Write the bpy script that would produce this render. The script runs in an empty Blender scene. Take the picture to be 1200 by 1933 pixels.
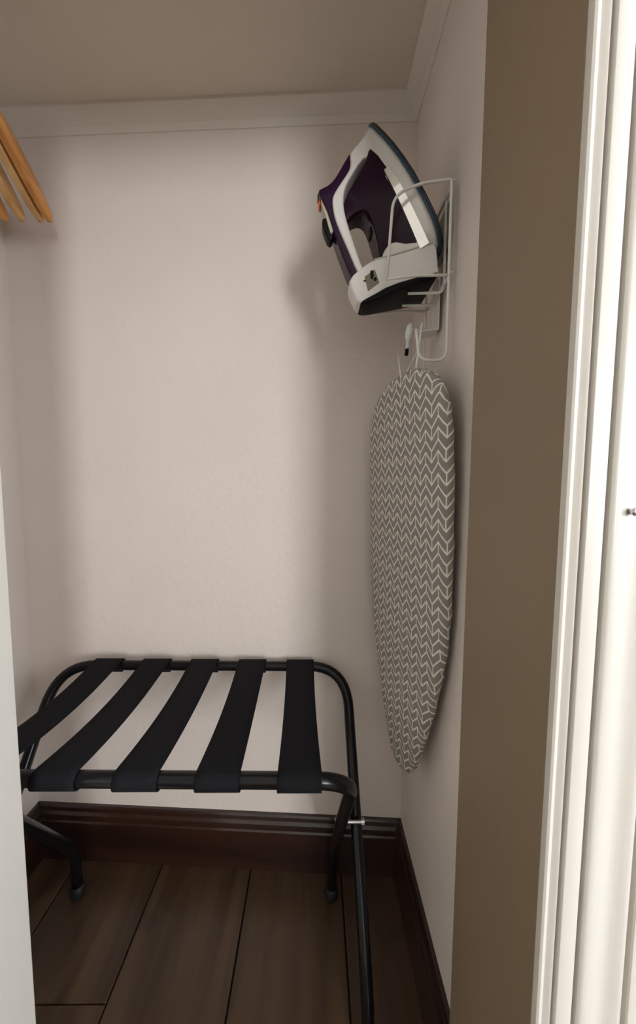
import bpy, bmesh, math, random
from mathutils import Vector, Matrix
random.seed(7)
scn = bpy.context.scene
COL = scn.collection

# ------------------------------------------------------------------ camera
cam_d = bpy.data.cameras.new('camera')
cam_d.sensor_fit = 'HORIZONTAL'
cam_d.sensor_width = 36.0
cam_d.lens = 36.0 * 675.0 / 1200.0
cam_d.clip_start = 0.01
cam = bpy.data.objects.new('camera', cam_d)
COL.objects.link(cam)
R = Matrix(((1.0, -0.0039, -0.0092), (-0.0089, 0.0775, -0.9969), (0.0046, 0.9970, 0.0775)))
cam.matrix_world = Matrix.Translation((0, 0, 1.056)) @ R.to_4x4()
scn.camera = cam

# ------------------------------------------------------------------ light
world = bpy.data.worlds.new('daylight')
scn.world = world
world.use_nodes = True
bg = world.node_tree.nodes['Background']
bg.inputs['Color'].default_value = (0.80, 0.90, 1.0, 1)
bg.inputs['Strength'].default_value = 1.0

ROOM_Y, ROOM_X = -3.2, 2.25
WIN_X0, WIN_X1, WIN_Z0, WIN_Z1 = 1.05, 1.80, 0.75, 2.20        # window behind the photographer
SW_Y0, SW_Y1, SW_Z0, SW_Z1 = -1.55, -0.55, 0.85, 2.10           # window in the side wall
def daylight(name, w, h, energy, col, loc, rot):
    ld = bpy.data.lights.new(name, 'AREA')
    ld.shape = 'RECTANGLE'
    ld.size = w; ld.size_y = h
    ld.energy = energy
    ld.color = col
    lo = bpy.data.objects.new(name, ld)
    COL.objects.link(lo)
    lo.location = loc; lo.rotation_euler = rot
daylight('window_behind_offscreen', WIN_X1 - WIN_X0, WIN_Z1 - WIN_Z0, 66, (0.96, 0.97, 1.0), ((WIN_X0 + WIN_X1) / 2, ROOM_Y - 0.13, (WIN_Z0 + WIN_Z1) / 2), (math.radians(90), 0, 0))
daylight('window_right_offscreen', SW_Y1 - SW_Y0, SW_Z1 - SW_Z0, 55, (0.80, 0.89, 1.0), (ROOM_X + 0.13, (SW_Y0 + SW_Y1) / 2, (SW_Z0 + SW_Z1) / 2), (math.radians(90), 0, math.radians(90)))

scn.view_settings.view_transform = 'Standard'
scn.view_settings.look = 'None'
scn.view_settings.gamma = 1.0
scn.view_settings.use_curve_mapping = False
scn.view_settings.exposure = 0.66

# ------------------------------------------------------------------ materials
def srgb(r, g, b):
    f = lambda c: (c / 12.92 if c <= 0.04045 else ((c + 0.055) / 1.055) ** 2.4)
    return (f(r / 255), f(g / 255), f(b / 255), 1.0)

def mat(name, col, rough=0.6, metal=0.0, var=0.08, scale=12.0, bump=0.0, bscale=120.0, coat=0.0, stretch=None, spec=0.5):
    m = bpy.data.materials.new(name)
    m.use_nodes = True
    nt = m.node_tree
    b = nt.nodes['Principled BSDF']
    b.inputs['Roughness'].default_value = rough
    b.inputs['Metallic'].default_value = metal
    b.inputs['Coat Weight'].default_value = coat
    b.inputs['Specular IOR Level'].default_value = spec
    tc = nt.nodes.new('ShaderNodeTexCoord')
    mp = nt.nodes.new('ShaderNodeMapping')
    nt.links.new(tc.outputs['Object'], mp.inputs['Vector'])
    if stretch:
        mp.inputs['Scale'].default_value = stretch
    no = nt.nodes.new('ShaderNodeTexNoise')
    no.inputs['Scale'].default_value = scale
    no.inputs['Detail'].default_value = 6
    nt.links.new(mp.outputs[0], no.inputs['Vector'])
    rp = nt.nodes.new('ShaderNodeValToRGB')
    rp.color_ramp.elements[0].position = 0.3
    rp.color_ramp.elements[1].position = 0.7
    rp.color_ramp.elements[0].color = tuple(c * (1 - var) for c in col[:3]) + (1,)
    rp.color_ramp.elements[1].color = tuple(min(1, c * (1 + var)) for c in col[:3]) + (1,)
    nt.links.new(no.outputs['Fac'], rp.inputs['Fac'])
    nt.links.new(rp.outputs['Color'], b.inputs['Base Color'])
    if bump > 0:
        n2 = nt.nodes.new('ShaderNodeTexNoise')
        n2.inputs['Scale'].default_value = bscale
        n2.inputs['Detail'].default_value = 3
        nt.links.new(mp.outputs[0], n2.inputs['Vector'])
        bp = nt.nodes.new('ShaderNodeBump')
        bp.inputs['Strength'].default_value = bump
        bp.inputs['Distance'].default_value = 0.004
        nt.links.new(n2.outputs['Fac'], bp.inputs['Height'])
        nt.links.new(bp.outputs['Normal'], b.inputs['Normal'])
    return m

def wood(name, dark, light, rough=0.45, axis='Y', grain=26.0, coat=0.0, knots=False):
    m = bpy.data.materials.new(name)
    m.use_nodes = True
    nt = m.node_tree
    L = nt.links.new
    b = nt.nodes['Principled BSDF']
    b.inputs['Roughness'].default_value = rough
    b.inputs['Coat Weight'].default_value = coat
    b.inputs['Coat Roughness'].default_value = 0.2
    tc = nt.nodes.new('ShaderNodeTexCoord')
    oi = nt.nodes.new('ShaderNodeObjectInfo')
    ad = nt.nodes.new('ShaderNodeVectorMath'); ad.operation = 'ADD'
    ml = nt.nodes.new('ShaderNodeMath'); ml.operation = 'MULTIPLY'; ml.inputs[1].default_value = 17.0
    L(oi.outputs['Random'], ml.inputs[0])
    L(tc.outputs['Object'], ad.inputs[0]); L(ml.outputs[0], ad.inputs[1])
    mp = nt.nodes.new('ShaderNodeMapping')
    s = {'X': (0.08, 1, 1), 'Y': (1, 0.08, 1), 'Z': (1, 1, 0.08)}[axis]
    mp.inputs['Scale'].default_value = s
    L(ad.outputs[0], mp.inputs['Vector'])
    no = nt.nodes.new('ShaderNodeTexNoise')
    no.inputs['Scale'].default_value = grain
    no.inputs['Detail'].default_value = 8
    no.inputs['Distortion'].default_value = 0.6
    L(mp.outputs[0], no.inputs['Vector'])
    rp = nt.nodes.new('ShaderNodeValToRGB')
    rp.color_ramp.elements[0].position = 0.28
    rp.color_ramp.elements[1].position = 0.72
    rp.color_ramp.elements[0].color = dark
    rp.color_ramp.elements[1].color = light
    L(no.outputs['Fac'], rp.inputs['Fac'])
    last = rp.outputs['Color']
    if knots:
        vo = nt.nodes.new('ShaderNodeTexNoise')
        vo.inputs['Scale'].default_value = 7.0
        mp2 = nt.nodes.new('ShaderNodeMapping')
        mp2.inputs['Scale'].default_value = (1, 0.5, 1)
        L(ad.outputs[0], mp2.inputs['Vector']); L(mp2.outputs[0], vo.inputs['Vector'])
        r2 = nt.nodes.new('ShaderNodeValToRGB')
        r2.color_ramp.elements[0].position = 0.66
        r2.color_ramp.elements[1].position = 0.76
        r2.color_ramp.elements[0].color = (1, 1, 1, 1)
        r2.color_ramp.elements[1].color = (0.35, 0.3, 0.3, 1)
        L(vo.outputs['Fac'], r2.inputs['Fac'])
        mx = nt.nodes.new('ShaderNodeMix'); mx.data_type = 'RGBA'; mx.blend_type = 'MULTIPLY'
        mx.inputs['Factor'].default_value = 1.0
        L(last, mx.inputs[6]); L(r2.outputs['Color'], mx.inputs[7])
        last = mx.outputs[2]
    L(last, b.inputs['Base Color'])
    bp = nt.nodes.new('ShaderNodeBump')
    bp.inputs['Strength'].default_value = 0.15
    bp.inputs['Distance'].default_value = 0.002
    L(no.outputs['Fac'], bp.inputs['Height'])
    L(bp.outputs['Normal'], b.inputs['Normal'])
    return m

def chevron_mat():
    m = bpy.data.materials.new('chevron_cotton')
    m.use_nodes = True
    nt = m.node_tree
    L = nt.links.new
    b = nt.nodes['Principled BSDF']
    b.inputs['Roughness'].default_value = 0.85
    uv = nt.nodes.new('ShaderNodeUVMap'); uv.uv_map = 'UVMap'
    sp = nt.nodes.new('ShaderNodeSeparateXYZ')
    L(uv.outputs[0], sp.inputs[0])
    def M(op, a, c=None, d=None):
        n = nt.nodes.new('ShaderNodeMath'); n.operation = op
        for i, v in enumerate((a, c, d)):
            if v is None: continue
            if isinstance(v, (int, float)): n.inputs[i].default_value = v
            else: L(v, n.inputs[i])
        return n.outputs[0]
    P, B = 0.0172, 0.0183
    pp = M('PINGPONG', sp.outputs['X'], P)
    q = M('DIVIDE', M('ADD', M('ADD', sp.outputs['Y'], 2.0), M('MULTIPLY', pp, 1.05)), B)
    fr = M('FRACT', q)
    half = 0.115
    line = M('MAXIMUM', M('LESS_THAN', fr, half), M('GREATER_THAN', fr, 1 - half))
    par = M('GREATER_THAN', M('FRACT', M('MULTIPLY', q, 0.5)), 0.5)
    vp = M('MULTIPLY', M('LESS_THAN', pp, 0.00105), M('SUBTRACT', 1.0, par))
    vv = M('MULTIPLY', M('GREATER_THAN', pp, P - 0.00105), par)
    allm = M('MAXIMUM', line, M('MAXIMUM', vp, vv))
    mx = nt.nodes.new('ShaderNodeMix'); mx.data_type = 'RGBA'
    mx.inputs[6].default_value = srgb(152, 147, 139)
    mx.inputs[7].default_value = srgb(246, 240, 230)
    L(allm, mx.inputs[0])
    L(mx.outputs[2], b.inputs['Base Color'])
    no = nt.nodes.new('ShaderNodeTexNoise'); no.inputs['Scale'].default_value = 900
    bp = nt.nodes.new('ShaderNodeBump'); bp.inputs['Strength'].default_value = 0.12; bp.inputs['Distance'].default_value = 0.001
    L(uv.outputs[0], no.inputs['Vector']); L(no.outputs['Fac'], bp.inputs['Height']); L(bp.outputs['Normal'], b.inputs['Normal'])
    return m

M_PLASTER = mat('closet_plaster', srgb(240, 228, 219), 0.5, var=0.025, scale=3.5, bump=0.25, bscale=70)
M_CEIL = mat('ceiling_paint', srgb(231, 221, 206), 0.8, var=0.02, scale=4, bump=0.15, bscale=120)
M_CROWN = mat('crown_paint', srgb(234, 226, 214), 0.5, var=0.02, scale=6)
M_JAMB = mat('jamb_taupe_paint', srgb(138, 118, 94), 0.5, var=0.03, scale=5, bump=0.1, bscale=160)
M_GLOSS = mat('white_gloss_paint', srgb(210, 204, 194), 0.28, var=0.015, scale=8, bump=0.12, bscale=60, stretch=(1, 1, 0.15))
M_ROOMW = mat('bedroom_paint', srgb(240, 236, 228), 0.7, var=0.02, scale=3)
M_FLOOR = wood('stained_floorboard', srgb(58, 41, 28), srgb(92, 69, 48), 0.36, 'Y', 22, coat=0.12, knots=True)
M_GAP = mat('floor_gap', srgb(28, 20, 15), 0.9)
M_BASE = wood('dark_stained_baseboard', srgb(34, 18, 13), srgb(58, 34, 24), 0.28, 'X', 18, coat=0.45)
M_BASEY = wood('dark_stained_baseboard_side', srgb(34, 18, 13), srgb(58, 34, 24), 0.28, 'Y', 18, coat=0.45)
M_BLACKTUBE = mat('black_powder_coat', (0.006, 0.006, 0.007, 1), 0.22, spec=0.3, var=0.1, scale=40)
M_STRAP = mat('black_webbing', (0.009, 0.009, 0.011, 1), 0.8, var=0.2, scale=300, bump=0.3, bscale=900, spec=0.15)
M_RUBBER = mat('black_rubber', (0.012, 0.012, 0.013, 1), 0.55, var=0.1)
M_STEEL = mat('bright_steel', (0.55, 0.55, 0.56, 1), 0.25, 1.0, var=0.05)
M_WIRE = mat('white_coated_wire', srgb(240, 238, 232), 0.32, var=0.02, scale=40)
M_PLATE = mat('zinc_plate', srgb(150, 146, 138), 0.4, 0.6, var=0.1, scale=40)
M_SILVER = mat('silver_plastic', srgb(222, 219, 214), 0.32, 0.15, var=0.02, scale=10)
M_HEEL = mat('pale_grey_plastic', srgb(236, 233, 228), 0.35, var=0.02, scale=10)
M_PURPLE = mat('aubergine_plastic', srgb(42, 15, 42), 0.22, var=0.1, scale=10, spec=0.18)
M_TANK = mat('translucent_purple_tank', srgb(34, 9, 30), 0.25, var=0.25, scale=18, spec=0.2)
M_CHROME = mat('chrome_strip', (0.9, 0.88, 0.84, 1), 0.25, 1.0, var=0.02)
M_BLUE = mat('teal_blue_rim', srgb(38, 66, 84), 0.4, var=0.05)
M_SOLE = mat('dark_soleplate', (0.05, 0.045, 0.05, 1), 0.3, 0.7, var=0.1)
M_BLACKP = mat('black_plastic', (0.005, 0.004, 0.006, 1), 0.45, var=0.1, spec=0.12)
M_PANEL = mat('grey_control_panel', srgb(186, 182, 160), 0.4, var=0.04)
M_BADGE = mat('olive_grey_badge', srgb(128, 122, 104), 0.5, var=0.05)
M_ORANGE = mat('orange_indicator', srgb(214, 96, 40), 0.35, var=0.03)
M_HANGER = wood('honey_wood', srgb(196, 122, 48), srgb(226, 162, 84), 0.4, 'Y', 40, coat=0.25)
M_HANGER2 = wood('pale_wood', srgb(206, 150, 84), srgb(232, 190, 126), 0.42, 'Y', 40, coat=0.2)
M_COVER = chevron_mat()
M_WHITEP = mat('white_plastic', srgb(226, 228, 228), 0.4, var=0.02)
M_CAULK = mat('white_caulk', srgb(226, 218, 208), 0.6, var=0.05)

def glass_mat():
    m = bpy.data.materials.new('window_glass'); m.use_nodes = True
    nt = m.node_tree; nt.nodes.remove(nt.nodes['Principled BSDF'])
    t = nt.nodes.new('ShaderNodeBsdfTransparent'); g = nt.nodes.new('ShaderNodeBsdfGlossy')
    g.inputs['Roughness'].default_value = 0.02
    x = nt.nodes.new('ShaderNodeMixShader'); x.inputs[0].default_value = 0.06
    nt.links.new(t.outputs[0], x.inputs[1]); nt.links.new(g.outputs[0], x.inputs[2])
    nt.links.new(x.outputs[0], nt.nodes['Material Output'].inputs['Surface'])
    return m
M_GLASS = glass_mat()

# ------------------------------------------------------------------ mesh helpers
def link(name, me, m=None, parent=None, smooth=False):
    o = bpy.data.objects.new(name, me)
    COL.objects.link(o)
    if m: me.materials.append(m)
    if smooth:
        for p in me.polygons: p.use_smooth = True
    if parent: o.parent = parent
    return o

def from_bm(name, bm, m, parent=None, smooth=False, bevel=0.0, seg=2, angle=0.6):
    bmesh.ops.recalc_face_normals(bm, faces=bm.faces)
    if bevel > 0:
        es = [e for e in bm.edges if len(e.link_faces) == 2 and e.calc_face_angle(0) > angle]
        bmesh.ops.bevel(bm, geom=es, offset=bevel, segments=seg, profile=0.5, affect='EDGES', clamp_overlap=True)
    me = bpy.data.meshes.new(name)
    bm.to_mesh(me); bm.free()
    return link(name, me, m, parent, smooth)

def soft(o, deg=35):
    """smooth shading with creases kept sharp"""
    bm = bmesh.new(); bm.from_mesh(o.data)
    lim = math.radians(deg)
    for f in bm.faces: f.smooth = True
    for e in bm.edges:
        if len(e.link_faces) != 2 or e.calc_face_angle(0) > lim: e.smooth = False
    bm.to_mesh(o.data); bm.free()
    return o

def empty(name, loc=(0, 0, 0)):
    o = bpy.data.objects.new(name, None)
    o.empty_display_size = 0.05
    COL.objects.link(o)
    o.location = loc
    return o

def keep(child, parent):
    """parent without moving: parents here are only translated"""
    child.parent = parent
    off = Vector((0, 0, 0)); p = parent
    while p:
        off += p.location; p = p.parent
    child.location = child.location - off
    return child

def tag(o, label, cat, group=None):
    o['label'] = label; o['category'] = cat
    if group: o['group'] = group
    return o

def struct(o, label, cat):
    o['kind'] = 'structure'
    return tag(o, label, cat)

def add_box(bm, x0, x1, y0, y1, z0, z1):
    v = [bm.verts.new(c) for c in ((x0, y0, z0), (x1, y0, z0), (x1, y1, z0), (x0, y1, z0), (x0, y0, z1), (x1, y0, z1), (x1, y1, z1), (x0, y1, z1))]
    for f in ((0, 3, 2, 1), (4, 5, 6, 7), (0, 1, 5, 4), (1, 2, 6, 5), (2, 3, 7, 6), (3, 0, 4, 7)):
        bm.faces.new([v[i] for i in f])

def box(name, x0, x1, y0, y1, z0, z1, m, parent=None, bevel=0.0):
    bm = bmesh.new(); add_box(bm, x0, x1, y0, y1, z0, z1)
    return from_bm(name, bm, m, parent, bevel=bevel)

def sweep_profile(bm, prof, a, b, basis):
    """prof: list of 2D points; a, b: end points; basis: (e1, e2) 3D directions"""
    e1, e2 = Vector(basis[0]), Vector(basis[1])
    r = []
    for p in (Vector(a), Vector(b)):
        r.append([bm.verts.new(p + e1 * q[0] + e2 * q[1]) for q in prof])
    n = len(prof)
    for i in range(n):
        bm.faces.new((r[0][i], r[0][(i + 1) % n], r[1][(i + 1) % n], r[1][i]))
    bm.faces.new(r[0]); bm.faces.new(list(reversed(r[1])))

def fillet(pts, rad, n=8):
    pts = [Vector(p) for p in pts]
    out = [pts[0]]
    for i in range(1, len(pts) - 1):
        a, p, b = pts[i - 1], pts[i], pts[i + 1]
        r = rad[i] if isinstance(rad, (list, tuple)) else rad
        d1, d2 = (a - p), (b - p)
        l = min(r, d1.length * 0.48, d2.length * 0.48)
        s, e = p + d1.normalized() * l, p + d2.normalized() * l
        for k in range(n + 1):
            t = k / n
            out.append(s * (1 - t) ** 2 + p * 2 * t * (1 - t) + e * t * t)
    out.append(pts[-1])
    return out

def add_tube(bm, pts, r, seg=12, cap=True):
    pts = [Vector(p) for p in pts]
    n = len(pts)
    tang = []
    for i in range(n):
        t = (pts[min(i + 1, n - 1)] - pts[max(i - 1, 0)])
        tang.append(t.normalized())
    up = Vector((0, 0, 1)) if abs(tang[0].z) < 0.9 else Vector((1, 0, 0))
    nrm = (up - tang[0] * up.dot(tang[0])).normalized()
    rings = []
    for i in range(n):
        nrm = (nrm - tang[i] * nrm.dot(tang[i])).normalized()
        bn = tang[i].cross(nrm)
        rr = r[i] if isinstance(r, (list, tuple)) else r
        rings.append([bm.verts.new(pts[i] + (nrm * math.cos(2 * math.pi * k / seg) + bn * math.sin(2 * math.pi * k / seg)) * rr) for k in range(seg)])
    for i in range(n - 1):
        for k in range(seg):
            bm.faces.new((rings[i][k], rings[i][(k + 1) % seg], rings[i + 1][(k + 1) % seg], rings[i + 1][k]))
    if cap:
        bm.faces.new(list(reversed(rings[0]))); bm.faces.new(rings[-1])

def tube(name, pts, r, m, parent=None, seg=12):
    bm = bmesh.new(); add_tube(bm, pts, r, seg)
    return from_bm(name, bm, m, parent, smooth=True)

# ------------------------------------------------------------------ floor
SLOPE = 0.056
RX, LX = 0.236, -0.78
CEIL = 1.942
def back_y(x): return 0.90 + SLOPE * (RX - x)

fl = box('floor', -2.25, 2.25, -3.25, 1.02, -0.06, -0.016, M_GAP)
struct(fl, 'dark stained wide plank floor running into the closet', 'floor')
seams = [-0.66 - 0.245 * k for k in range(6, 0, -1)] + [-0.66, -0.42, -0.172, 0.075] + [0.075 + 0.245 * k for k in range(1, 9)]
random.seed(3)
for i in range(len(seams) - 1):
    x0, x1 = seams[i] + 0.0016, seams[i + 1] - 0.0016
    if abs(seams[i] + 0.66) < 1e-6: cuts = [0.652, -1.35]
    else: cuts = [random.uniform(-0.5, -0.1), random.uniform(-2.4, -1.8)]
    ys = [1.0] + cuts + [-3.2]
    for a, b in zip(ys[:-1], ys[1:]):
        cxp, cyp = (x0 + x1) / 2, (a + b) / 2
        bm = bmesh.new()
        add_box(bm, x0 - cxp, x1 - cxp, b + 0.0012 - cyp, a - 0.0012 - cyp, -0.016, random.uniform(-0.0009, 0.0))
        p = from_bm('plank', bm, M_FLOOR, fl, bevel=0.0012, seg=1)
        p.location = (cxp, cyp, 0)

# ------------------------------------------------------------------ closet walls, ceiling
def prism(name, poly, z0, z1, m):
    bm = bmesh.new()
    a = [bm.verts.new((x, y, z0)) for x, y in poly]; b = [bm.verts.new((x, y, z1)) for x, y in poly]
    n = len(poly)
    for i in range(n): bm.faces.new((a[i], a[(i + 1) % n], b[(i + 1) % n], b[i]))
    bm.faces.new(list(reversed(a))); bm.faces.new(b)
    return from_bm(name, bm, m)

wb = prism('wall_back', [(-0.86, back_y(-0.86)), (0.32, back_y(0.32)), (0.32, 1.06), (-0.86, 1.06)], 0, CEIL, M_PLASTER)
struct(wb, 'pale warm white plaster wall at the back of the closet', 'wall')
wl = prism('wall_left', [(LX - 0.08, 0.455), (LX, 0.455), (LX, back_y(LX)), (LX - 0.08, back_y(LX))], 0, CEIL, M_PLASTER)
struct(wl, 'pale plaster side wall behind the wooden hangers', 'wall')
wr = prism('wall_right', [(RX, 0.455), (RX + 0.08, 0.455), (RX + 0.08, back_y(RX + 0.08)), (RX, back_y(RX))], 0, CEIL, M_PLASTER)
struct(wr, 'pale plaster side wall carrying iron holder and ironing board', 'wall')
ce = box('ceiling', -0.86, 0.32, 0.455, 1.06, CEIL, CEIL + 0.06, M_CEIL)
struct(ce, 'plain taupe white closet ceiling', 'ceiling')

# crown mouldings: lip on the wall, cove up to the ceiling
CP = [(0, 0), (0.003, 0), (0.010, 0.012), (0.0105, 0.016), (0.022, 0.025), (0.031, 0.033), (0.034, 0.036), (0.034, 0.042), (0, 0.042)]
CZ = CEIL - 0.042
bm = bmesh.new()
dirb = Vector((1, -SLOPE, 0)).normalized(); inb = Vector((-SLOPE, -1, 0)).normalized()
sweep_profile(bm, CP, (LX, back_y(LX), CZ), (RX, back_y(RX), CZ), (inb, (0, 0, 1)))
struct(from_bm('trim_1', bm, M_CROWN), 'painted crown moulding along the back wall', 'crown moulding')
bm = bmesh.new()
sweep_profile(bm, CP, (RX, 0.455, CZ), (RX, back_y(RX) - 0.002, CZ), ((-1, 0, 0), (0, 0, 1)))
struct(from_bm('trim_2', bm, M_CROWN), 'painted crown moulding above the ironing board wall', 'crown moulding')
bm = bmesh.new()
sweep_profile(bm, CP, (LX, 0.455, CZ), (LX, back_y(LX) - 0.002, CZ), ((1, 0, 0), (0, 0, 1)))
struct(from_bm('trim_3', bm, M_CROWN), 'painted crown moulding above the hangers', 'crown moulding')

# baseboards with moulded cap
BP = [(0, 0), (0.019, 0), (0.019, 0.112), (0.016, 0.116), (0.016, 0.121), (0.019, 0.126), (0.018, 0.134), (0.013, 0.141), (0.011, 0.150), (0.008, 0.155), (0, 0.155)]
bm = bmesh.new()
sweep_profile(bm, BP, (LX, back_y(LX), 0), (RX, back_y(RX), 0), (inb, (0, 0, 1)))
struct(from_bm('baseboard_back', bm, M_BASE), 'dark stained baseboard with moulded cap along the back wall', 'baseboard')
bm = bmesh.new()
sweep_profile(bm, BP, (RX, 0.455, 0), (RX, back_y(RX) - 0.004, 0), ((-1, 0, 0), (0, 0, 1)))
struct(from_bm('baseboard_right', bm, M_BASEY), 'dark stained baseboard below the ironing board', 'baseboard')
bm = bmesh.new()
sweep_profile(bm, BP, (LX, 0.455, 0), (LX, back_y(LX) - 0.004, 0), ((1, 0, 0), (0, 0, 1)))
struct(from_bm('baseboard_left', bm, M_BASEY), 'dark stained baseboard below the hangers', 'baseboard')

# ------------------------------------------------------------------ doorway
DX0, DX1, DY0, DY1, DTOP = -0.394, 0.197, 0.285, 0.455, 1.82
bm = bmesh.new()
add_box(bm, -2.25, DX0 - 0.018, DY0, DY1, 0, 2.5)
add_box(bm, DX1 + 0.018, 2.25, DY0, DY1, 0, 2.5)
add_box(bm, DX0 - 0.018, DX1 + 0.018, DY0, DY1, DTOP + 0.018, 2.5)
struct(from_bm('wall_front', bm, M_ROOMW), 'wall with the closet doorway', 'wall')
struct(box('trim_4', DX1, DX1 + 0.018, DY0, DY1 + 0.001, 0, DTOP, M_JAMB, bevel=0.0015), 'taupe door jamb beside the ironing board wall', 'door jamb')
struct(box('trim_5', DX0 - 0.018, DX0, DY0, DY1 + 0.001, 0, DTOP, M_GLOSS, bevel=0.0015), 'bright white door jamb hiding the luggage rack end', 'door jamb')
struct(box('trim_6', DX0 - 0.018, DX1 + 0.018, DY0, DY1 + 0.001, DTOP, DTOP + 0.018, M_GLOSS, bevel=0.0015), 'white door head over the doorway', 'door jamb')
# casing profile: (across from the opening, out from the wall)
CS = [(0, 0), (0, 0.0035), (0.0008, 0.0055), (0.0025, 0.0065), (0.0042, 0.0060), (0.0055, 0.0046), (0.0068, 0.0040), (0.0082, 0.0046), (0.0098, 0.0060), (0.0115, 0.0066), (0.0126, 0.0062), (0.0130, 0.0050),
      (0.0131, -0.001), (0.0149, -0.001), (0.0150, 0.0080), (0.0156, 0.0089), (0.0165, 0.0092), (0.0282, 0.0092), (0.0290, 0.0088), (0.0295, 0.0080), (0.0296, 0.000), (0.0324, 0.000), (0.0325, 0.0095),
      (0.0335, 0.0108), (0.036, 0.0116), (0.039, 0.0117), (0.043, 0.0110), (0.047, 0.0096), (0.051, 0.0081), (0.055, 0.0075), (0.059, 0.0079), (0.063, 0.0092), (0.067, 0.0105), (0.0695, 0.0109), (0.0708, 0.0105),
      (0.0714, 0.0095), (0.0716, 0.001), (0.0762, 0.001), (0.0764, 0.0095), (0.0775, 0.0108), (0.079, 0.011), (0.094, 0.011), (0.0955, 0.0100), (0.096, 0.0085), (0.096, 0)]
def casing(name, x, sgn, label):
    bm = bmesh.new()
    sweep_profile(bm, CS, (x, DY0, 0), (x, DY0, DTOP + 0.09), ((sgn, 0, 0), (0, -1, 0)))
    return struct(soft(from_bm(name, bm, M_GLOSS)), label, 'door casing')
casing('trim_7', DX1, 1, 'white gloss ribbed door casing beside the taupe jamb')
casing('trim_8', DX0, -1, 'white gloss ribbed door casing beside the white jamb')

# ------------------------------------------------------------------ bedroom behind the camera
struct(box('wall_bedroom_left', -ROOM_X - 0.08, -ROOM_X, ROOM_Y, 0.455, 0, 2.5, M_ROOMW), 'plain bedroom side wall away from the windows', 'wall')
def window_wall(name, u0, u1, wu0, wu1, z0, z1, put, label):
    bm = bmesh.new()
    put(bm, u0, wu0, 0, 2.5, 0); put(bm, wu1, u1, 0, 2.5, 0)
    put(bm, wu0, wu1, 0, z0, 0); put(bm, wu0, wu1, z1, 2.5, 0)
    struct(from_bm(name, bm, M_ROOMW), label, 'wall')
def window(name, wu0, wu1, z0, z1, put, org, label):
    win = empty(name, org)
    struct(win, label, 'window')
    t = 0.04
    bm = bmesh.new()
    for a in ((wu0, wu0 + t, z0, z1), (wu1 - t, wu1, z0, z1), (wu0 + t, wu1 - t, z0, z0 + t), (wu0 + t, wu1 - t, z1 - t, z1)): put(bm, *a, 0.01)
    keep(from_bm('window_frame', bm, M_GLOSS), win)
    bm = bmesh.new(); put(bm, wu0 + t, wu1 - t, z0 + t, z1 - t, -0.045)
    keep(from_bm('pane', bm, M_GLASS), win)
def put_back(bm, a, b, c, d, k):
    if k >= 0: add_box(bm, a, b, ROOM_Y - 0.1, ROOM_Y + k, c, d)
    else: add_box(bm, a, b, ROOM_Y - 0.055, ROOM_Y - 0.05, c, d)
def put_side(bm, a, b, c, d, k):
    if k >= 0: add_box(bm, ROOM_X - k, ROOM_X + 0.1, a, b, c, d)
    else: add_box(bm, ROOM_X + 0.05, ROOM_X + 0.055, a, b, c, d)
window_wall('wall_bedroom_back', -ROOM_X - 0.08, ROOM_X + 0.08, WIN_X0, WIN_X1, WIN_Z0, WIN_Z1, put_back, 'bedroom wall with a window opposite the closet')
window_wall('wall_bedroom_right', ROOM_Y, 0.455, SW_Y0, SW_Y1, SW_Z0, SW_Z1, put_side, 'bedroom side wall with a window')
window('window_1', WIN_X0, WIN_X1, WIN_Z0, WIN_Z1, put_back, ((WIN_X0 + WIN_X1) / 2, ROOM_Y, WIN_Z0), 'white framed bedroom window opposite the closet')
window('window_2', SW_Y0, SW_Y1, SW_Z0, SW_Z1, put_side, (ROOM_X, (SW_Y0 + SW_Y1) / 2, SW_Z0), 'white framed window in the bedroom side wall')
struct(box('ceiling_bedroom', -ROOM_X - 0.08, ROOM_X + 0.08, ROOM_Y - 0.1, 0.455, 2.5, 2.58, M_ROOMW), 'white bedroom ceiling', 'ceiling')

# ------------------------------------------------------------------ luggage rack
rack = empty('luggage_rack', (-0.29, 0.71, 0))
tag(rack, 'folding black tube luggage rack with five black webbing straps', 'luggage rack')
TR = 0.0122
ZR = 0.590
BKY, FRY = 0.888, 0.533
yaw = -0.012
def ry(x, y): return y + yaw * (x + 0.29)
back_frame = fillet([(-0.672, 0.572, 0.012), (-0.666, 0.592, 0.125), (-0.655, ry(-0.65, BKY), ZR), (0.082, ry(0.08, BKY), ZR), (0.100, 0.592, 0.125), (0.103, 0.572, 0.012)],
                    [0, 0.05, 0.095, 0.095, 0.05, 0], 10)
front_frame = fillet([(-0.604, 0.846, 0.012), (-0.602, 0.838, 0.135), (-0.606, ry(-0.6, FRY), ZR), (0.062, ry(0.06, FRY), ZR), (0.050, 0.832, 0.135), (0.046, 0.838, 0.012)],
                     [0, 0.05, 0.065, 0.065, 0.05, 0], 10)
keep(tube('back_frame', back_frame, TR, M_BLACKTUBE, seg=20), rack)
keep(tube('front_frame', front_frame, TR, M_BLACKTUBE, seg=20), rack)
for x, y in ((-0.672, 0.572), (0.103, 0.572), (-0.604, 0.846), (0.046, 0.838)):
    bm = bmesh.new()
    add_tube(bm, [(x, y, 0.0005), (x, y, 0.004), (x, y, 0.016), (x, y, 0.026), (x, y, 0.030)], [0.0135, 0.0165, 0.0172, 0.0160, 0.0130], 20)
    keep(from_bm('rubber_foot', bm, M_RUBBER, smooth=True), rack)
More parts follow.
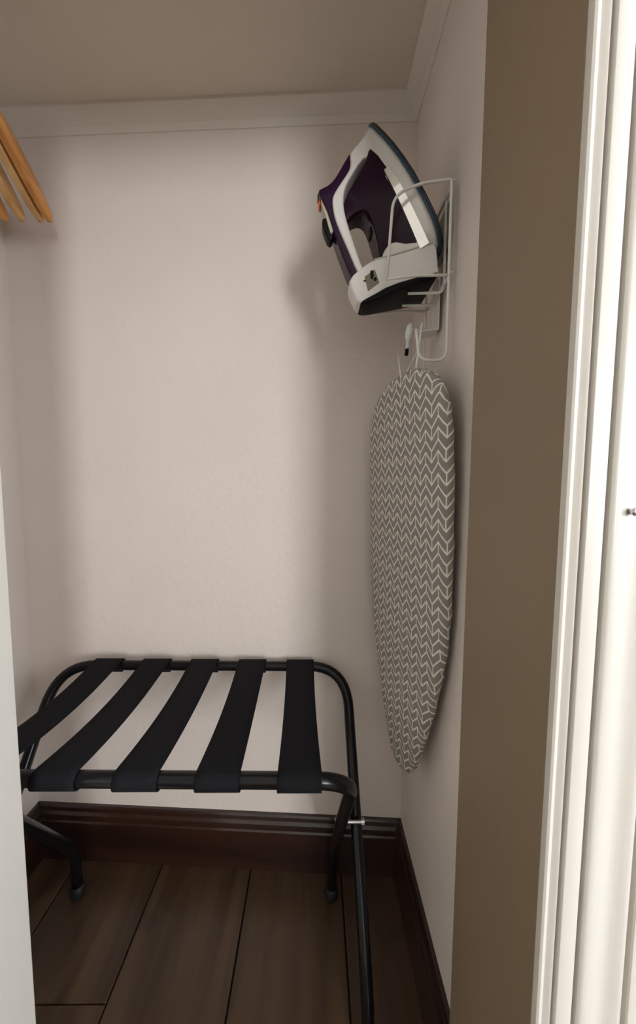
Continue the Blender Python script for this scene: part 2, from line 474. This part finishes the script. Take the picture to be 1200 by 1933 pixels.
for xa, xb in ((-0.665, -0.598), (0.048, 0.104)):
    bm = bmesh.new()
    yc, zc = 0.702, 0.345
    add_tube(bm, [(xa, yc, zc), (xb, yc, zc)], 0.004, 10)
    add_tube(bm, [(xb - 0.003, yc, zc), (xb + 0.003, yc, zc)], 0.0075, 12)
    add_tube(bm, [(xa - 0.003, yc, zc), (xa + 0.003, yc, zc)], 0.0075, 12)
    keep(from_bm('pivot_bolt', bm, M_STEEL, smooth=False), rack)

def strap(xf, xb, w, sag):
    """ribbon that wraps both rails"""
    rr = TR + 0.0018
    yb, yf = ry(xb, BKY), ry(xf, FRY)
    path = []
    for k in range(0, 13):                                  # round the back rail: from under the rail, outside, to the top
        a = math.radians(-110 + 200 * k / 12)
        path.append((yb + rr * math.cos(a), ZR + rr * math.sin(a)))
    for k in range(1, 16):
        t = k / 16
        path.append((yb + (yf - yb) * t, ZR + rr - sag * 4 * t * (1 - t)))
    for k in range(0, 13):
        a = math.radians(90 + 200 * k / 12)
        path.append((yf + rr * math.cos(a), ZR + rr * math.sin(a)))
    th = 0.0022
    bm = bmesh.new()
    rows = []
    n = len(path)
    cols = [-1, -0.6, -0.2, 0.2, 0.6, 1]
    for i in range(n):
        a, b = path[max(i - 1, 0)], path[min(i + 1, n - 1)]
        ty, tz = b[0] - a[0], b[1] - a[1]
        l = math.hypot(ty, tz); ny, nz = tz / l, -ty / l        # outward normal
        if i > 12 and i < 28 and nz < 0: ny, nz = -ny, -nz
        t = max(0, min(1, (i - 12) / 16))
        ww = w / 2 * (1 - 0.05 * math.sin(math.pi * t))
        row = []
        xc = xb + (xf - xb) * t
        for side in (0, 1):
            for c in cols:
                edge = 0.0015 * (abs(c) ** 3) * math.sin(math.pi * t) * (3 if c > 0 else 2)
                row.append(bm.verts.new((xc + c * ww + (yaw * 0), path[i][0] + ny * th * side, path[i][1] + nz * th * side - edge)))
        rows.append(row)
    nc = len(cols)
    for i in range(n - 1):
        for k in range(nc - 1):
            bm.faces.new((rows[i][k], rows[i][k + 1], rows[i + 1][k + 1], rows[i + 1][k]))
            bm.faces.new((rows[i][nc + k + 1], rows[i][nc + k], rows[i + 1][nc + k], rows[i + 1][nc + k + 1]))
        bm.faces.new((rows[i][0], rows[i + 1][0], rows[i + 1][nc], rows[i][nc]))
        bm.faces.new((rows[i][nc - 1], rows[i][2 * nc - 1], rows[i + 1][2 * nc - 1], rows[i + 1][nc - 1]))
    for row in (rows[0], rows[-1]):
        for k in range(nc - 1):
            bm.faces.new((row[k], row[k + 1], row[nc + k + 1], row[nc + k]))
    o = from_bm('strap', bm, M_STRAP, smooth=True)
    o['xf'] = xf; o['yf'] = yf
    return o
for k, sg in enumerate((0.012, 0.010, 0.009, 0.008, 0.009)):
    st = keep(strap(-0.022 - 0.1275 * (4 - k), -0.036 - 0.1225 * (4 - k), 0.069, sg), rack)
    del st['xf'], st['yf']

# ------------------------------------------------------------------ iron holder (white coated wire)
HY0, HY1, HX = 0.622, 0.747, 0.2215
WR = 0.0024
holder = empty('iron_holder', (RX, (HY0 + HY1) / 2, 1.27))
tag(holder, 'white coated wire iron holder with two hooks screwed to the wall', 'iron holder')
for y in (HY0, HY1):
    p = fillet([(0.1692, y, 1.3165), (0.1755, y, 1.267), (HX, y, 1.265), (HX, y, 1.5535), (0.168, y, 1.546), (0.1265, y, 1.527), (0.1185, y, 1.397)],
               [0, 0.016, 0.020, 0.006, 0.02, 0.03, 0], 8)
    keep(tube('side_wire', p, WR, M_WIRE), holder)
    p = fillet([(0.1185, y, 1.3965), (0.168, y, 1.403), (HX, y, 1.404)], 0.01, 6)
    keep(tube('shelf_wire', p, WR, M_WIRE), holder)
for y in (0.662, 0.705):
    p = fillet([(HX + 0.006, y, 1.552), (HX + 0.006, y, 1.3965), (0.1643, y, 1.3945)], 0.012, 8)
    keep(tube('prong', p, WR * 0.95, M_WIRE), holder)
for z in (1.552, 1.408):
    keep(tube('cross_wire', [(HX + 0.0044, HY0 - 0.001, z), (HX + 0.0044, HY1 + 0.001, z)], WR, M_WIRE), holder)
keep(box('mounting_plate', 0.2318, RX, 0.655, 0.715, 1.470, 1.548, M_PLATE, bevel=0.001), holder)
bm = bmesh.new()
prof = [(0.2290, 1.432), (0.2310, 1.432), (0.2310, 1.346), (0.1960, 1.340), (0.1962, 1.338), (0.2330, 1.3435), (0.2330, 1.434), (0.2290, 1.434)]
w0, w1 = 0.685, 0.722
va = [bm.verts.new((x - 0.004, w0, z)) for x, z in prof]; vb = [bm.verts.new((x - 0.004, w1, z)) for x, z in prof]
for i in range(len(prof)):
    j = (i + 1) % len(prof); bm.faces.new((va[i], va[j], vb[j], vb[i]))
bm.faces.new(va); bm.faces.new(list(reversed(vb)))
keep(from_bm('support_strip', bm, M_WIRE), holder)
for y, z in ((0.672, 1.53), (0.700, 1.49)):
    bm = bmesh.new(); add_tube(bm, [(0.2320, y, z), (0.2300, y, z), (0.2290, y, z)], [0.0045, 0.004, 0.002], 12)
    keep(from_bm('screw', bm, M_STEEL, smooth=True), holder)

# ------------------------------------------------------------------ steam iron (built in its own s, t, w frame, then placed)
iron = empty('steam_iron', (0.19, 0.685, 1.375))
tag(iron, 'silver and aubergine steam iron standing in the wire holder', 'iron')
TIP = Vector((0.1008, 0.685, 1.6970))
ED = Vector((0.465, 0, -0.885)).normalized()
EM = Vector((ED.z, 0, -ED.x))
EW = Vector((0, -1, 0))
def IP(s, t, w): return TIP + ED * s + EM * t + EW * w
def interp(x, tab):
    if x <= tab[0][0]: return tab[0][1]
    for (a, fa), (b, fb) in zip(tab[:-1], tab[1:]):
        if x <= b: return fa + (fb - fa) * (x - a) / (b - a)
    return tab[-1][1]
def boat(s):
    return interp(s, [(0, 0.0), (0.006, 0.005), (0.015, 0.010), (0.04, 0.021), (0.07, 0.0325), (0.10, 0.0415), (0.137, 0.0495), (0.18, 0.0535), (0.215, 0.0545), (0.24, 0.050), (0.255, 0.040), (0.262, 0.020), (0.263, 0.0)])
SS = [0.0, 0.006, 0.015, 0.027, 0.04, 0.055, 0.07, 0.085, 0.10, 0.118, 0.137, 0.158, 0.18, 0.20, 0.215, 0.23, 0.24, 0.249, 0.255, 0.262, 0.263]
def loft(name, levels, m):
    """levels: (t, width factor, front start, rear end)"""
    bm = bmesh.new()
    rings = []
    for t, wf, sf, se in levels:
        ring = []
        ss = [sf + (se - sf) * s / 0.263 for s in SS]
        for s0, s in zip(SS, ss): ring.append(bm.verts.new(IP(s, t, boat(s0) * wf + 0.0004)))
        for s0, s in reversed(list(zip(SS, ss))): ring.append(bm.verts.new(IP(s, t, -boat(s0) * wf - 0.0004)))
        rings.append(ring)
    n = len(rings[0])
    for a, b in zip(rings[:-1], rings[1:]):
        for k in range(n): bm.faces.new((a[k], a[(k + 1) % n], b[(k + 1) % n], b[k]))
    bm.faces.new(rings[0]); bm.faces.new(list(reversed(rings[-1])))
    o = from_bm(name, bm, m, smooth=False)
    for p in o.data.polygons: p.use_smooth = len(p.vertices) == 4
    return keep(o, iron)
loft('soleplate', [(0, 0.97, 0.002, 0.262), (0.001, 1.0, 0.0, 0.263), (0.005, 1.0, 0.0, 0.263)], M_SOLE)
loft('blue_rim', [(0.005, 1.012, -0.0005, 0.264), (0.010, 1.012, 0.0015, 0.264)], M_BLUE)
loft('skirt', [(0.010, 0.985, 0.004, 0.262), (0.016, 0.99, 0.0075, 0.262), (0.022, 0.96, 0.011, 0.262), (0.028, 0.915, 0.0145, 0.263), (0.034, 0.90, 0.018, 0.264), (0.040, 0.86, 0.022, 0.264)], M_SILVER)

def slab(name, poly, hw, m, bevel=0.003, seg=3, refine=True, parent=iron):
    if refine:
        q = []
        n = len(poly)
        P = [Vector((a, b)) for a, b in poly]
        for i in range(n):                               # Catmull-Rom smoothing of the outline
            p0, p1, p2, p3 = P[i - 1], P[i], P[(i + 1) % n], P[(i + 2) % n]
            for t in (0, 0.5):
                v = 0.5 * ((2 * p1) + (p2 - p0) * t + (2 * p0 - 5 * p1 + 4 * p2 - p3) * t * t + (3 * p1 - p0 - 3 * p2 + p3) * t ** 3)
                q.append((v.x, v.y))
        poly = q
    bm = bmesh.new()
    a = [bm.verts.new(IP(s, t, hw(s, t))) for s, t in poly]
    b = [bm.verts.new(IP(s, t, -hw(s, t))) for s, t in poly]
    n = len(poly)
    for i in range(n): bm.faces.new((a[i], a[(i + 1) % n], b[(i + 1) % n], b[i]))
    fa = bm.faces.new(list(reversed(a))); fb = bm.faces.new(b)
    bmesh.ops.recalc_face_normals(bm, faces=bm.faces)
    if bevel > 0:
        es = list(fa.edges) + list(fb.edges)
        bmesh.ops.bevel(bm, geom=es, offset=bevel, segments=seg, profile=0.5, affect='EDGES', clamp_overlap=True)
    bmesh.ops.triangulate(bm, faces=[f for f in bm.faces if len(f.verts) > 4])
    o = from_bm(name, bm, m)
    soft(o, 28)
    if parent: keep(o, parent)
    return o
def hwtank(s, t):
    f = interp(t, [(0.03, 0.87), (0.05, 0.78), (0.075, 0.62), (0.10, 0.46), (0.135, 0.38)])
    return max(0.012, boat(min(max(s, 0.03), 0.21)) * f)
def hwheel(s, t): return interp(t, [(0.02, 0.048), (0.06, 0.046), (0.10, 0.040), (0.14, 0.030), (0.17, 0.022)])
tankp = [(0.050, 0.034), (0.10, 0.030), (0.16, 0.030), (0.22, 0.032), (0.246, 0.036), (0.250, 0.060), (0.246, 0.085), (0.238, 0.097), (0.2215, 0.1010), (0.1965, 0.0950), (0.1633, 0.0890), (0.1420, 0.0890), (0.1340, 0.0985), (0.1345, 0.1150),
         (0.1400, 0.1290), (0.1265, 0.1267), (0.1106, 0.1178), (0.0943, 0.100), (0.0809, 0.0769), (0.064, 0.050)]
slab('water_tank', tankp, hwtank, M_TANK, 0.004)
noseh = lambda s, t: max(0.006, min(0.024, interp(s, [(0.0, 0.001), (0.02, 0.010), (0.04, 0.019), (0.06, 0.0225), (0.25, 0.0235)])))
hs = [(0.012, 0.012), (0.019, 0.0262), (0.0303, 0.050), (0.0408, 0.0682), (0.0521, 0.0735), (0.0652, 0.0830), (0.0769, 0.1043), (0.0877, 0.1237), (0.0984, 0.1333), (0.1229, 0.1415), (0.1503, 0.1443), (0.1866, 0.1460), (0.228, 0.1475),
      (0.228, 0.136), (0.2132, 0.1352), (0.1731, 0.1302), (0.1387, 0.1252), (0.1178, 0.120), (0.1009, 0.1122), (0.0864, 0.0998), (0.0736, 0.0794), (0.061, 0.0538), (0.064, 0.036), (0.05, 0.018), (0.03, 0.011)]
slab('handle_frame', hs, noseh, M_SILVER, 0.0035)
hp = [(0.0372, 0.0655), (0.0488, 0.0684), (0.0618, 0.0784), (0.0736, 0.1005), (0.0845, 0.120), (0.0953, 0.130), (0.1199, 0.1385), (0.1476, 0.1415), (0.1841, 0.143), (0.2240, 0.1445), (0.2275, 0.1600), (0.1901, 0.1585), (0.1547, 0.1545),
      (0.135, 0.1515), (0.1059, 0.1470), (0.0794, 0.1468), (0.0690, 0.1440), (0.0695, 0.1269), (0.0638, 0.110), (0.0509, 0.0895), (0.0411, 0.0745)]
slab('grip', hp, lambda s, t: interp(s, [(0.03, 0.012), (0.07, 0.019), (0.25, 0.020)]), M_PURPLE, 0.005)
slab('heel_cover', [(0.2300, 0.1668), (0.2235, 0.1449), (0.2240, 0.1159), (0.2339, 0.090), (0.2434, 0.055), (0.2500, 0.024), (0.262, 0.020), (0.289, 0.030), (0.2984, 0.036), (0.2880, 0.0734), (0.2765, 0.1205), (0.2738, 0.1650), (0.2558, 0.1700)], hwheel, M_HEEL, 0.004)
slab('heel_collar', [(0.2500, 0.030), (0.2365, 0.0440), (0.2275, 0.0590), (0.2150, 0.0715), (0.2125, 0.0830), (0.2180, 0.0950), (0.2300, 0.1030), (0.2500, 0.1000)], lambda s, t: max(hwtank(s, t) + 0.0015, 0.5 * hwheel(s, t)), M_HEEL, 0.003)
slab('heel_base', [(0.294, 0.036), (0.284, 0.0734), (0.272, 0.1205), (0.269, 0.1630), (0.2785, 0.1600), (0.2870, 0.1205), (0.2970, 0.0734), (0.3040, 0.040)], lambda s, t: hwheel(s, t) * 0.985, M_BLACKP, 0.003)
slab('rear_seam', [(0.2232, 0.117), (0.2330, 0.0905), (0.2426, 0.0555), (0.2492, 0.0240), (0.2512, 0.0240), (0.2446, 0.0560), (0.2350, 0.0910), (0.2252, 0.118)], lambda s, t: hwheel(s, t) + 0.0002, M_PANEL, 0, refine=False)
for sg in (1, -1):
    bm = bmesh.new()
    lo_, hi_ = [], []
    for k in range(13):
        s = 0.104 + 0.146 * k / 12
        ta, tb = interp(s, [(0.10, 0.0325), (0.13, 0.029), (0.25, 0.030)]), interp(s, [(0.10, 0.0385), (0.13, 0.0405), (0.25, 0.0455)])
        w = boat(s if s < 0.215 else 0.215)
        lo_.append((s, ta, w * 0.915)); hi_.append((s, tb, w * 0.845))
    r = [[bm.verts.new(IP(s, t, sg * (w + d))) for s, t, w in l] for l in (lo_, hi_) for d in (0.0022, -0.004)]
    for k in range(12):
        bm.faces.new((r[0][k], r[0][k + 1], r[2][k + 1], r[2][k]))
        bm.faces.new((r[1][k], r[3][k], r[3][k + 1], r[1][k + 1]))
        bm.faces.new((r[0][k], r[1][k], r[1][k + 1], r[0][k + 1])); bm.faces.new((r[2][k], r[2][k + 1], r[3][k + 1], r[3][k]))
    bm.faces.new((r[0][0], r[2][0], r[3][0], r[1][0])); bm.faces.new((r[0][12], r[1][12], r[3][12], r[2][12]))
    keep(from_bm('chrome_strip', bm, M_CHROME, smooth=False), iron)
panel = slab('control_panel', [(0.0780, 0.1440), (0.0849, 0.1425), (0.1106, 0.1440), (0.1327, 0.1480), (0.1399, 0.1537), (0.1377, 0.1575), (0.1114, 0.1525), (0.0900, 0.1500)], lambda s, t: 0.0155, M_PANEL, 0.0015)
slab('indicator_light', [(0.0760, 0.1460), (0.0800, 0.1455), (0.0860, 0.1492), (0.0845, 0.1525), (0.0790, 0.1505)], lambda s, t: 0.009, M_ORANGE, 0.0012)
slab('steam_button', [(0.1102, 0.1585), (0.1114, 0.1515), (0.1267, 0.1530), (0.1400, 0.1510), (0.1480, 0.1595), (0.1430, 0.1655), (0.1221, 0.1640)], lambda s, t: 0.011, M_BLACKP, 0.002)
slab('spray_button', [(0.0645, 0.128), (0.0700, 0.126), (0.0760, 0.139), (0.0700, 0.1475), (0.0655, 0.141)], lambda s, t: 0.010, M_BLACKP, 0.0015)
slab('tank_latch', [(0.160, 0.0860), (0.170, 0.0880), (0.170, 0.0925), (0.162, 0.0915)], lambda s, t: 0.014, M_BLACKP, 0.0008, refine=False)
bad = slab('rating_badge', [(0.2395, 0.1430), (0.2385, 0.1235), (0.2620, 0.1260), (0.2635, 0.1480)], lambda s, t: hwheel(s, t) + 0.0007, M_BADGE, 0.0004, refine=False)
def blot(poly):
    o = slab('badge_mark', poly, lambda s, t: hwheel(s, t) + 0.0011, M_BLACKP, 0.0, refine=False, parent=None)
    keep(o, bad)
blot([(0.2370, 0.1310), (0.2385, 0.1265), (0.2480, 0.1295), (0.2490, 0.1335), (0.2440, 0.1345)])
blot([(0.2500, 0.1310), (0.2510, 0.1270), (0.2560, 0.1280), (0.2560, 0.1310), (0.2535, 0.1325)])
blot([(0.2440, 0.1480), (0.2445, 0.1440), (0.2475, 0.1440), (0.2475, 0.1455), (0.2455, 0.1460), (0.2452, 0.1480)])
blot([(0.2450, 0.1350), (0.2500, 0.1320), (0.2515, 0.1330), (0.2465, 0.1362)])

# ------------------------------------------------------------------ ironing board
board = empty('ironing_board', (0.19, 0.69, 0.45))
tag(board, 'tabletop ironing board in grey and white chevron cover hanging on wall', 'ironing board')
K = 0.955
BA = Vector((0, 0, 1.056)) + (Vector((0.2137, 0.600, 1.1567)) - Vector((0, 0, 1.056))) * K
BU = Vector((-0.2521, 0.9677, 0)).normalized()
BV = Vector((0.0354, 0.0092, -0.9993)).normalized()
BN = BU.cross(BV).normalized()
if BN.x > 0: BN = -BN
HT = [(-0.118, 0.0), (-0.1165, 0.035), (-0.112, 0.060), (-0.100, 0.093), (-0.075, 0.124), (-0.040, 0.1435), (0.0, 0.152), (0.08, 0.156), (0.20, 0.1565), (0.32, 0.1555), (0.40, 0.1475), (0.47, 0.132), (0.55, 0.109), (0.62, 0.085), (0.68, 0.0605), (0.712, 0.043), (0.728, 0.026), (0.735, 0.0)]
def outline():
    L, Rr = [], []
    for v, h in HT:
        c = 0.1355 + 0.022 * max(0, v - 0.15) / 0.585
        L.append(Vector((c - h, v))); Rr.append(Vector((c + h, v)))
    pts = L + list(reversed(Rr[1:-1]))
    n = len(pts); out = []
    for i in range(n):
        p0, p1, p2, p3 = pts[i - 1], pts[i], pts[(i + 1) % n], pts[(i + 2) % n]
        for t in (0, 0.25, 0.5, 0.75):
            out.append(0.5 * ((2 * p1) + (p2 - p0) * t + (2 * p0 - 5 * p1 + 4 * p2 - p3) * t * t + (3 * p1 - p0 - 3 * p2 + p3) * t ** 3))
    return [p * K for p in out]
OUT = outline()
def onorm(i):
    a, b = OUT[i - 1], OUT[(i + 1) % len(OUT)]
    t = (b - a).normalized(); nn = Vector((t.y, -t.x))
    c = Vector((0.14, 0.25))
    return nn if nn.dot(OUT[i] - c) > 0 else -nn
NRM = [onorm(i) for i in range(len(OUT))]
# cross-section from the front face over the edge to the back: (inset, height of the surface above mid-plane, arc length outward)
RAD = 0.0105
SEC = []
for k in range(0, 7):
    a = math.radians(90 - 30 * k)
    SEC.append((RAD - RAD * math.cos(a), RAD * math.sin(a), RAD * math.radians(30 * k)))
SEC.append((RAD + 0.022, -RAD, RAD * math.pi + 0.022))
bm = bmesh.new()
uvl = bm.loops.layers.uv.new('UVMap')
uvd = {}
def bvert(u, v, h, uu, vv):
    x = bm.verts.new(BA + BU * u + BV * v + BN * h)
    uvd[x] = (uu, -vv)
    return x
rings = []
rip = lambda i: 0.0008 * math.sin(i * 1.7) + 0.0006 * math.sin(i * 2.9)
SEC0 = [(0.040, RAD + 0.0012, -0.040 + RAD)] + SEC
for j, (ins, h, arc) in enumerate(SEC0):
    ring = []
    for i, p in enumerate(OUT):
        w = rip(i) * (1 if 2 <= j <= 6 else 0.3 if j > 6 else 0)
        q = p - NRM[i] * (ins + w)
        base = p - NRM[i] * RAD
        uvp = base + NRM[i] * arc
        ring.append(bvert(q.x, q.y, h + w * 0.4, uvp.x, uvp.y))
    rings.append(ring)
n = len(OUT)
for a, b in zip(rings[:-1], rings[1:]):
    for i in range(n): bm.faces.new((a[i], a[(i + 1) % n], b[(i + 1) % n], b[i]))
bm.faces.new(rings[0])
for f in bm.faces:
    for lp in f.loops: lp[uvl].uv = uvd[lp.vert]
bmesh.ops.triangulate(bm, faces=[f for f in bm.faces if len(f.verts) > 4])
cov = from_bm('cover', bm, M_COVER, smooth=True)
keep(cov, board)
# metal board under the cover
bm = bmesh.new()
fr_ = [bm.verts.new(BA + BU * (p - NRM[i] * 0.013).x + BV * (p - NRM[i] * 0.013).y + BN * 0.004) for i, p in enumerate(OUT)]
bk_ = [bm.verts.new(BA + BU * (p - NRM[i] * 0.013).x + BV * (p - NRM[i] * 0.013).y - BN * 0.007) for i, p in enumerate(OUT)]
for i in range(n): bm.faces.new((fr_[i], fr_[(i + 1) % n], bk_[(i + 1) % n], bk_[i]))
bm.faces.new(list(reversed(fr_))); bm.faces.new(bk_)
keep(from_bm('metal_deck', bm, M_PLATE), board)
def BPt(u, v, h): return BA + (BU * u + BV * v) * K + BN * h
# wire hanger of the board, looped over the support strip
top1 = BPt(0.088, -0.108, 0.0); top2 = BPt(0.145, -0.110, -0.004)
loop = fillet([BPt(0.088, -0.075, -0.002), top1, (0.190, 0.666, 1.335), (0.196, 0.678, 1.3530), (0.204, 0.729, 1.3530), (0.206, 0.733, 1.325), top2, BPt(0.145, -0.075, -0.004)], 0.01, 6)
keep(tube('hanging_wire', loop, 0.0021, M_WIRE), board)
# drawstring toggle
tg = Vector((0.1685, 0.668, 1.310))
bm = bmesh.new()
add_tube(bm, [tg + Vector(d) for d in ((0.003, 0, 0.036), (0.002, 0, 0.030), (0.0005, 0, 0.020), (-0.001, 0, 0.010), (-0.001, 0, 0.004))], [0.002, 0.0055, 0.0068, 0.0050, 0.003], 14)
tog = from_bm('drawstring_toggle', bm, M_WHITEP, smooth=True); keep(tog, board)
cd = tube('drawstring', [tg + Vector(d) for d in ((-0.001, 0, 0.006), (-0.0018, 0, -0.002), (-0.0025, 0, -0.010))], 0.0028, M_WHITEP); keep(cd, tog)
ct = tube('drawstring_tip', [tg + Vector(d) for d in ((-0.0022, 0, -0.009), (-0.0034, 0, -0.020))], 0.0034, M_BLACKP); keep(ct, tog)
ln = tube('drawstring_cord', [tg + Vector((0.003, 0, 0.034)), Vector((0.184, 0.676, 1.344)), Vector((0.200, 0.690, 1.3450))], 0.0012, M_WHITEP); keep(ln, tog)

# ------------------------------------------------------------------ wooden hangers on a wall peg
PEGY, PEGZ = 0.69, 1.828
peg = empty('hanger_peg', (LX, PEGY, PEGZ))
tag(peg, 'short steel peg on the side wall holding the wooden hangers', 'peg')
bm = bmesh.new(); add_tube(bm, [(LX, PEGY, PEGZ), (-0.588, PEGY, PEGZ), (-0.585, PEGY, PEGZ)], [0.006, 0.006, 0.004], 16)
keep(from_bm('rod', bm, M_STEEL, smooth=True), peg)
bm = bmesh.new(); add_tube(bm, [(LX, PEGY, PEGZ), (LX + 0.004, PEGY, PEGZ), (LX + 0.006, PEGY, PEGZ)], [0.022, 0.022, 0.018], 20)
keep(from_bm('flange', bm, M_STEEL), peg)

def hanger_meshes(m):
    """local frame: +Y along the arm, Z up, hook centre at z = 0 on the peg axis"""
    TOPE = [(0.0, -0.062), (0.02, -0.064), (0.05, -0.073), (0.09, -0.090), (0.13, -0.112), (0.16, -0.131), (0.180, -0.144), (0.190, -0.155), (0.193, -0.166)]
    BOTE = [(0.189, -0.174), (0.178, -0.172), (0.155, -0.163), (0.12, -0.145), (0.08, -0.122), (0.045, -0.105), (0.02, -0.097), (0.0, -0.095)]
    right = TOPE + BOTE
    poly = right[:-1] + [(0.0, -0.095)] + [(-a, b) for a, b in reversed(right[1:-1])]
    bm = bmesh.new()
    bend = lambda l: 0.10 * l * l            # contoured arms
    a = [bm.verts.new((0.0062 + bend(l), l, z)) for l, z in poly]; b = [bm.verts.new((-0.0062 + bend(l), l, z)) for l, z in poly]
    k = len(poly)
    for i in range(k): bm.faces.new((a[i], a[(i + 1) % k], b[(i + 1) % k], b[i]))
    f1 = bm.faces.new(a); f2 = bm.faces.new(list(reversed(b)))
    bmesh.ops.bevel(bm, geom=list(f1.edges) + list(f2.edges), offset=0.0035, segments=3, profile=0.5, affect='EDGES', clamp_overlap=True)
    bmesh.ops.triangulate(bm, faces=[f for f in bm.faces if len(f.verts) > 4])
    arm = from_bm('wooden_arms', bm, m, smooth=True)
    pts = [Vector((0, 0, -0.07)), Vector((0, 0, -0.035))]
    rr = 0.0175
    cz = 0.0064 + 0.0018 - rr
    for q in range(0, 15):
        an = math.radians(-60 + 245 * q / 14)
        pts.append(Vector((0, rr * math.cos(an), cz + rr * math.sin(an))))
    hook = tube('hook', pts, 0.0018, M_STEEL, seg=8)
    return arm, hook

HSPEC = [(-0.597, -0.616, 0.0, M_HANGER, 'orange brown wooden coat hanger at the open end of the peg'),
         (-0.617, -0.636, 0.4, M_HANGER2, 'pale wooden coat hanger second from the open end of the peg'),
         (-0.650, -0.678, 0.2, M_HANGER2, 'tan wooden coat hanger third from the open end of the peg'),
         (-0.680, -0.716, 0.4, M_HANGER, 'honey wooden coat hanger nearest the wall flange of the peg')]
cache = {}
for hx, tx, roll, m, lab in HSPEC:
    h = empty('wooden_hanger', (hx, PEGY, PEGZ))
    tag(h, lab, 'hanger', 'wooden hangers on the wall peg')
    ang = math.atan2(-(tx - hx), 0.19)
    h.rotation_euler = (math.radians(-roll), 0, ang)
    if m.name not in cache:
        cache[m.name] = hanger_meshes(m)
        a, k = cache[m.name]
        a.parent = h; k.parent = h
    else:
        for src in cache[m.name]:
            c = src.copy(); COL.objects.link(c); c.parent = h

# ------------------------------------------------------------------ small things
bm = bmesh.new()
hx, hy, hz = 0.2452, 0.2720, 1.036
add_tube(bm, [(hx, hy + 0.006, hz), (hx, hy, hz), (hx, hy - 0.0015, hz), (hx, hy - 0.003, hz)], [0.0020, 0.0030, 0.0034, 0.0022], 14)
tag(from_bm('screw_hook', bm, M_STEEL, smooth=True), 'small bright screw head on the ribbed white casing', 'screw')
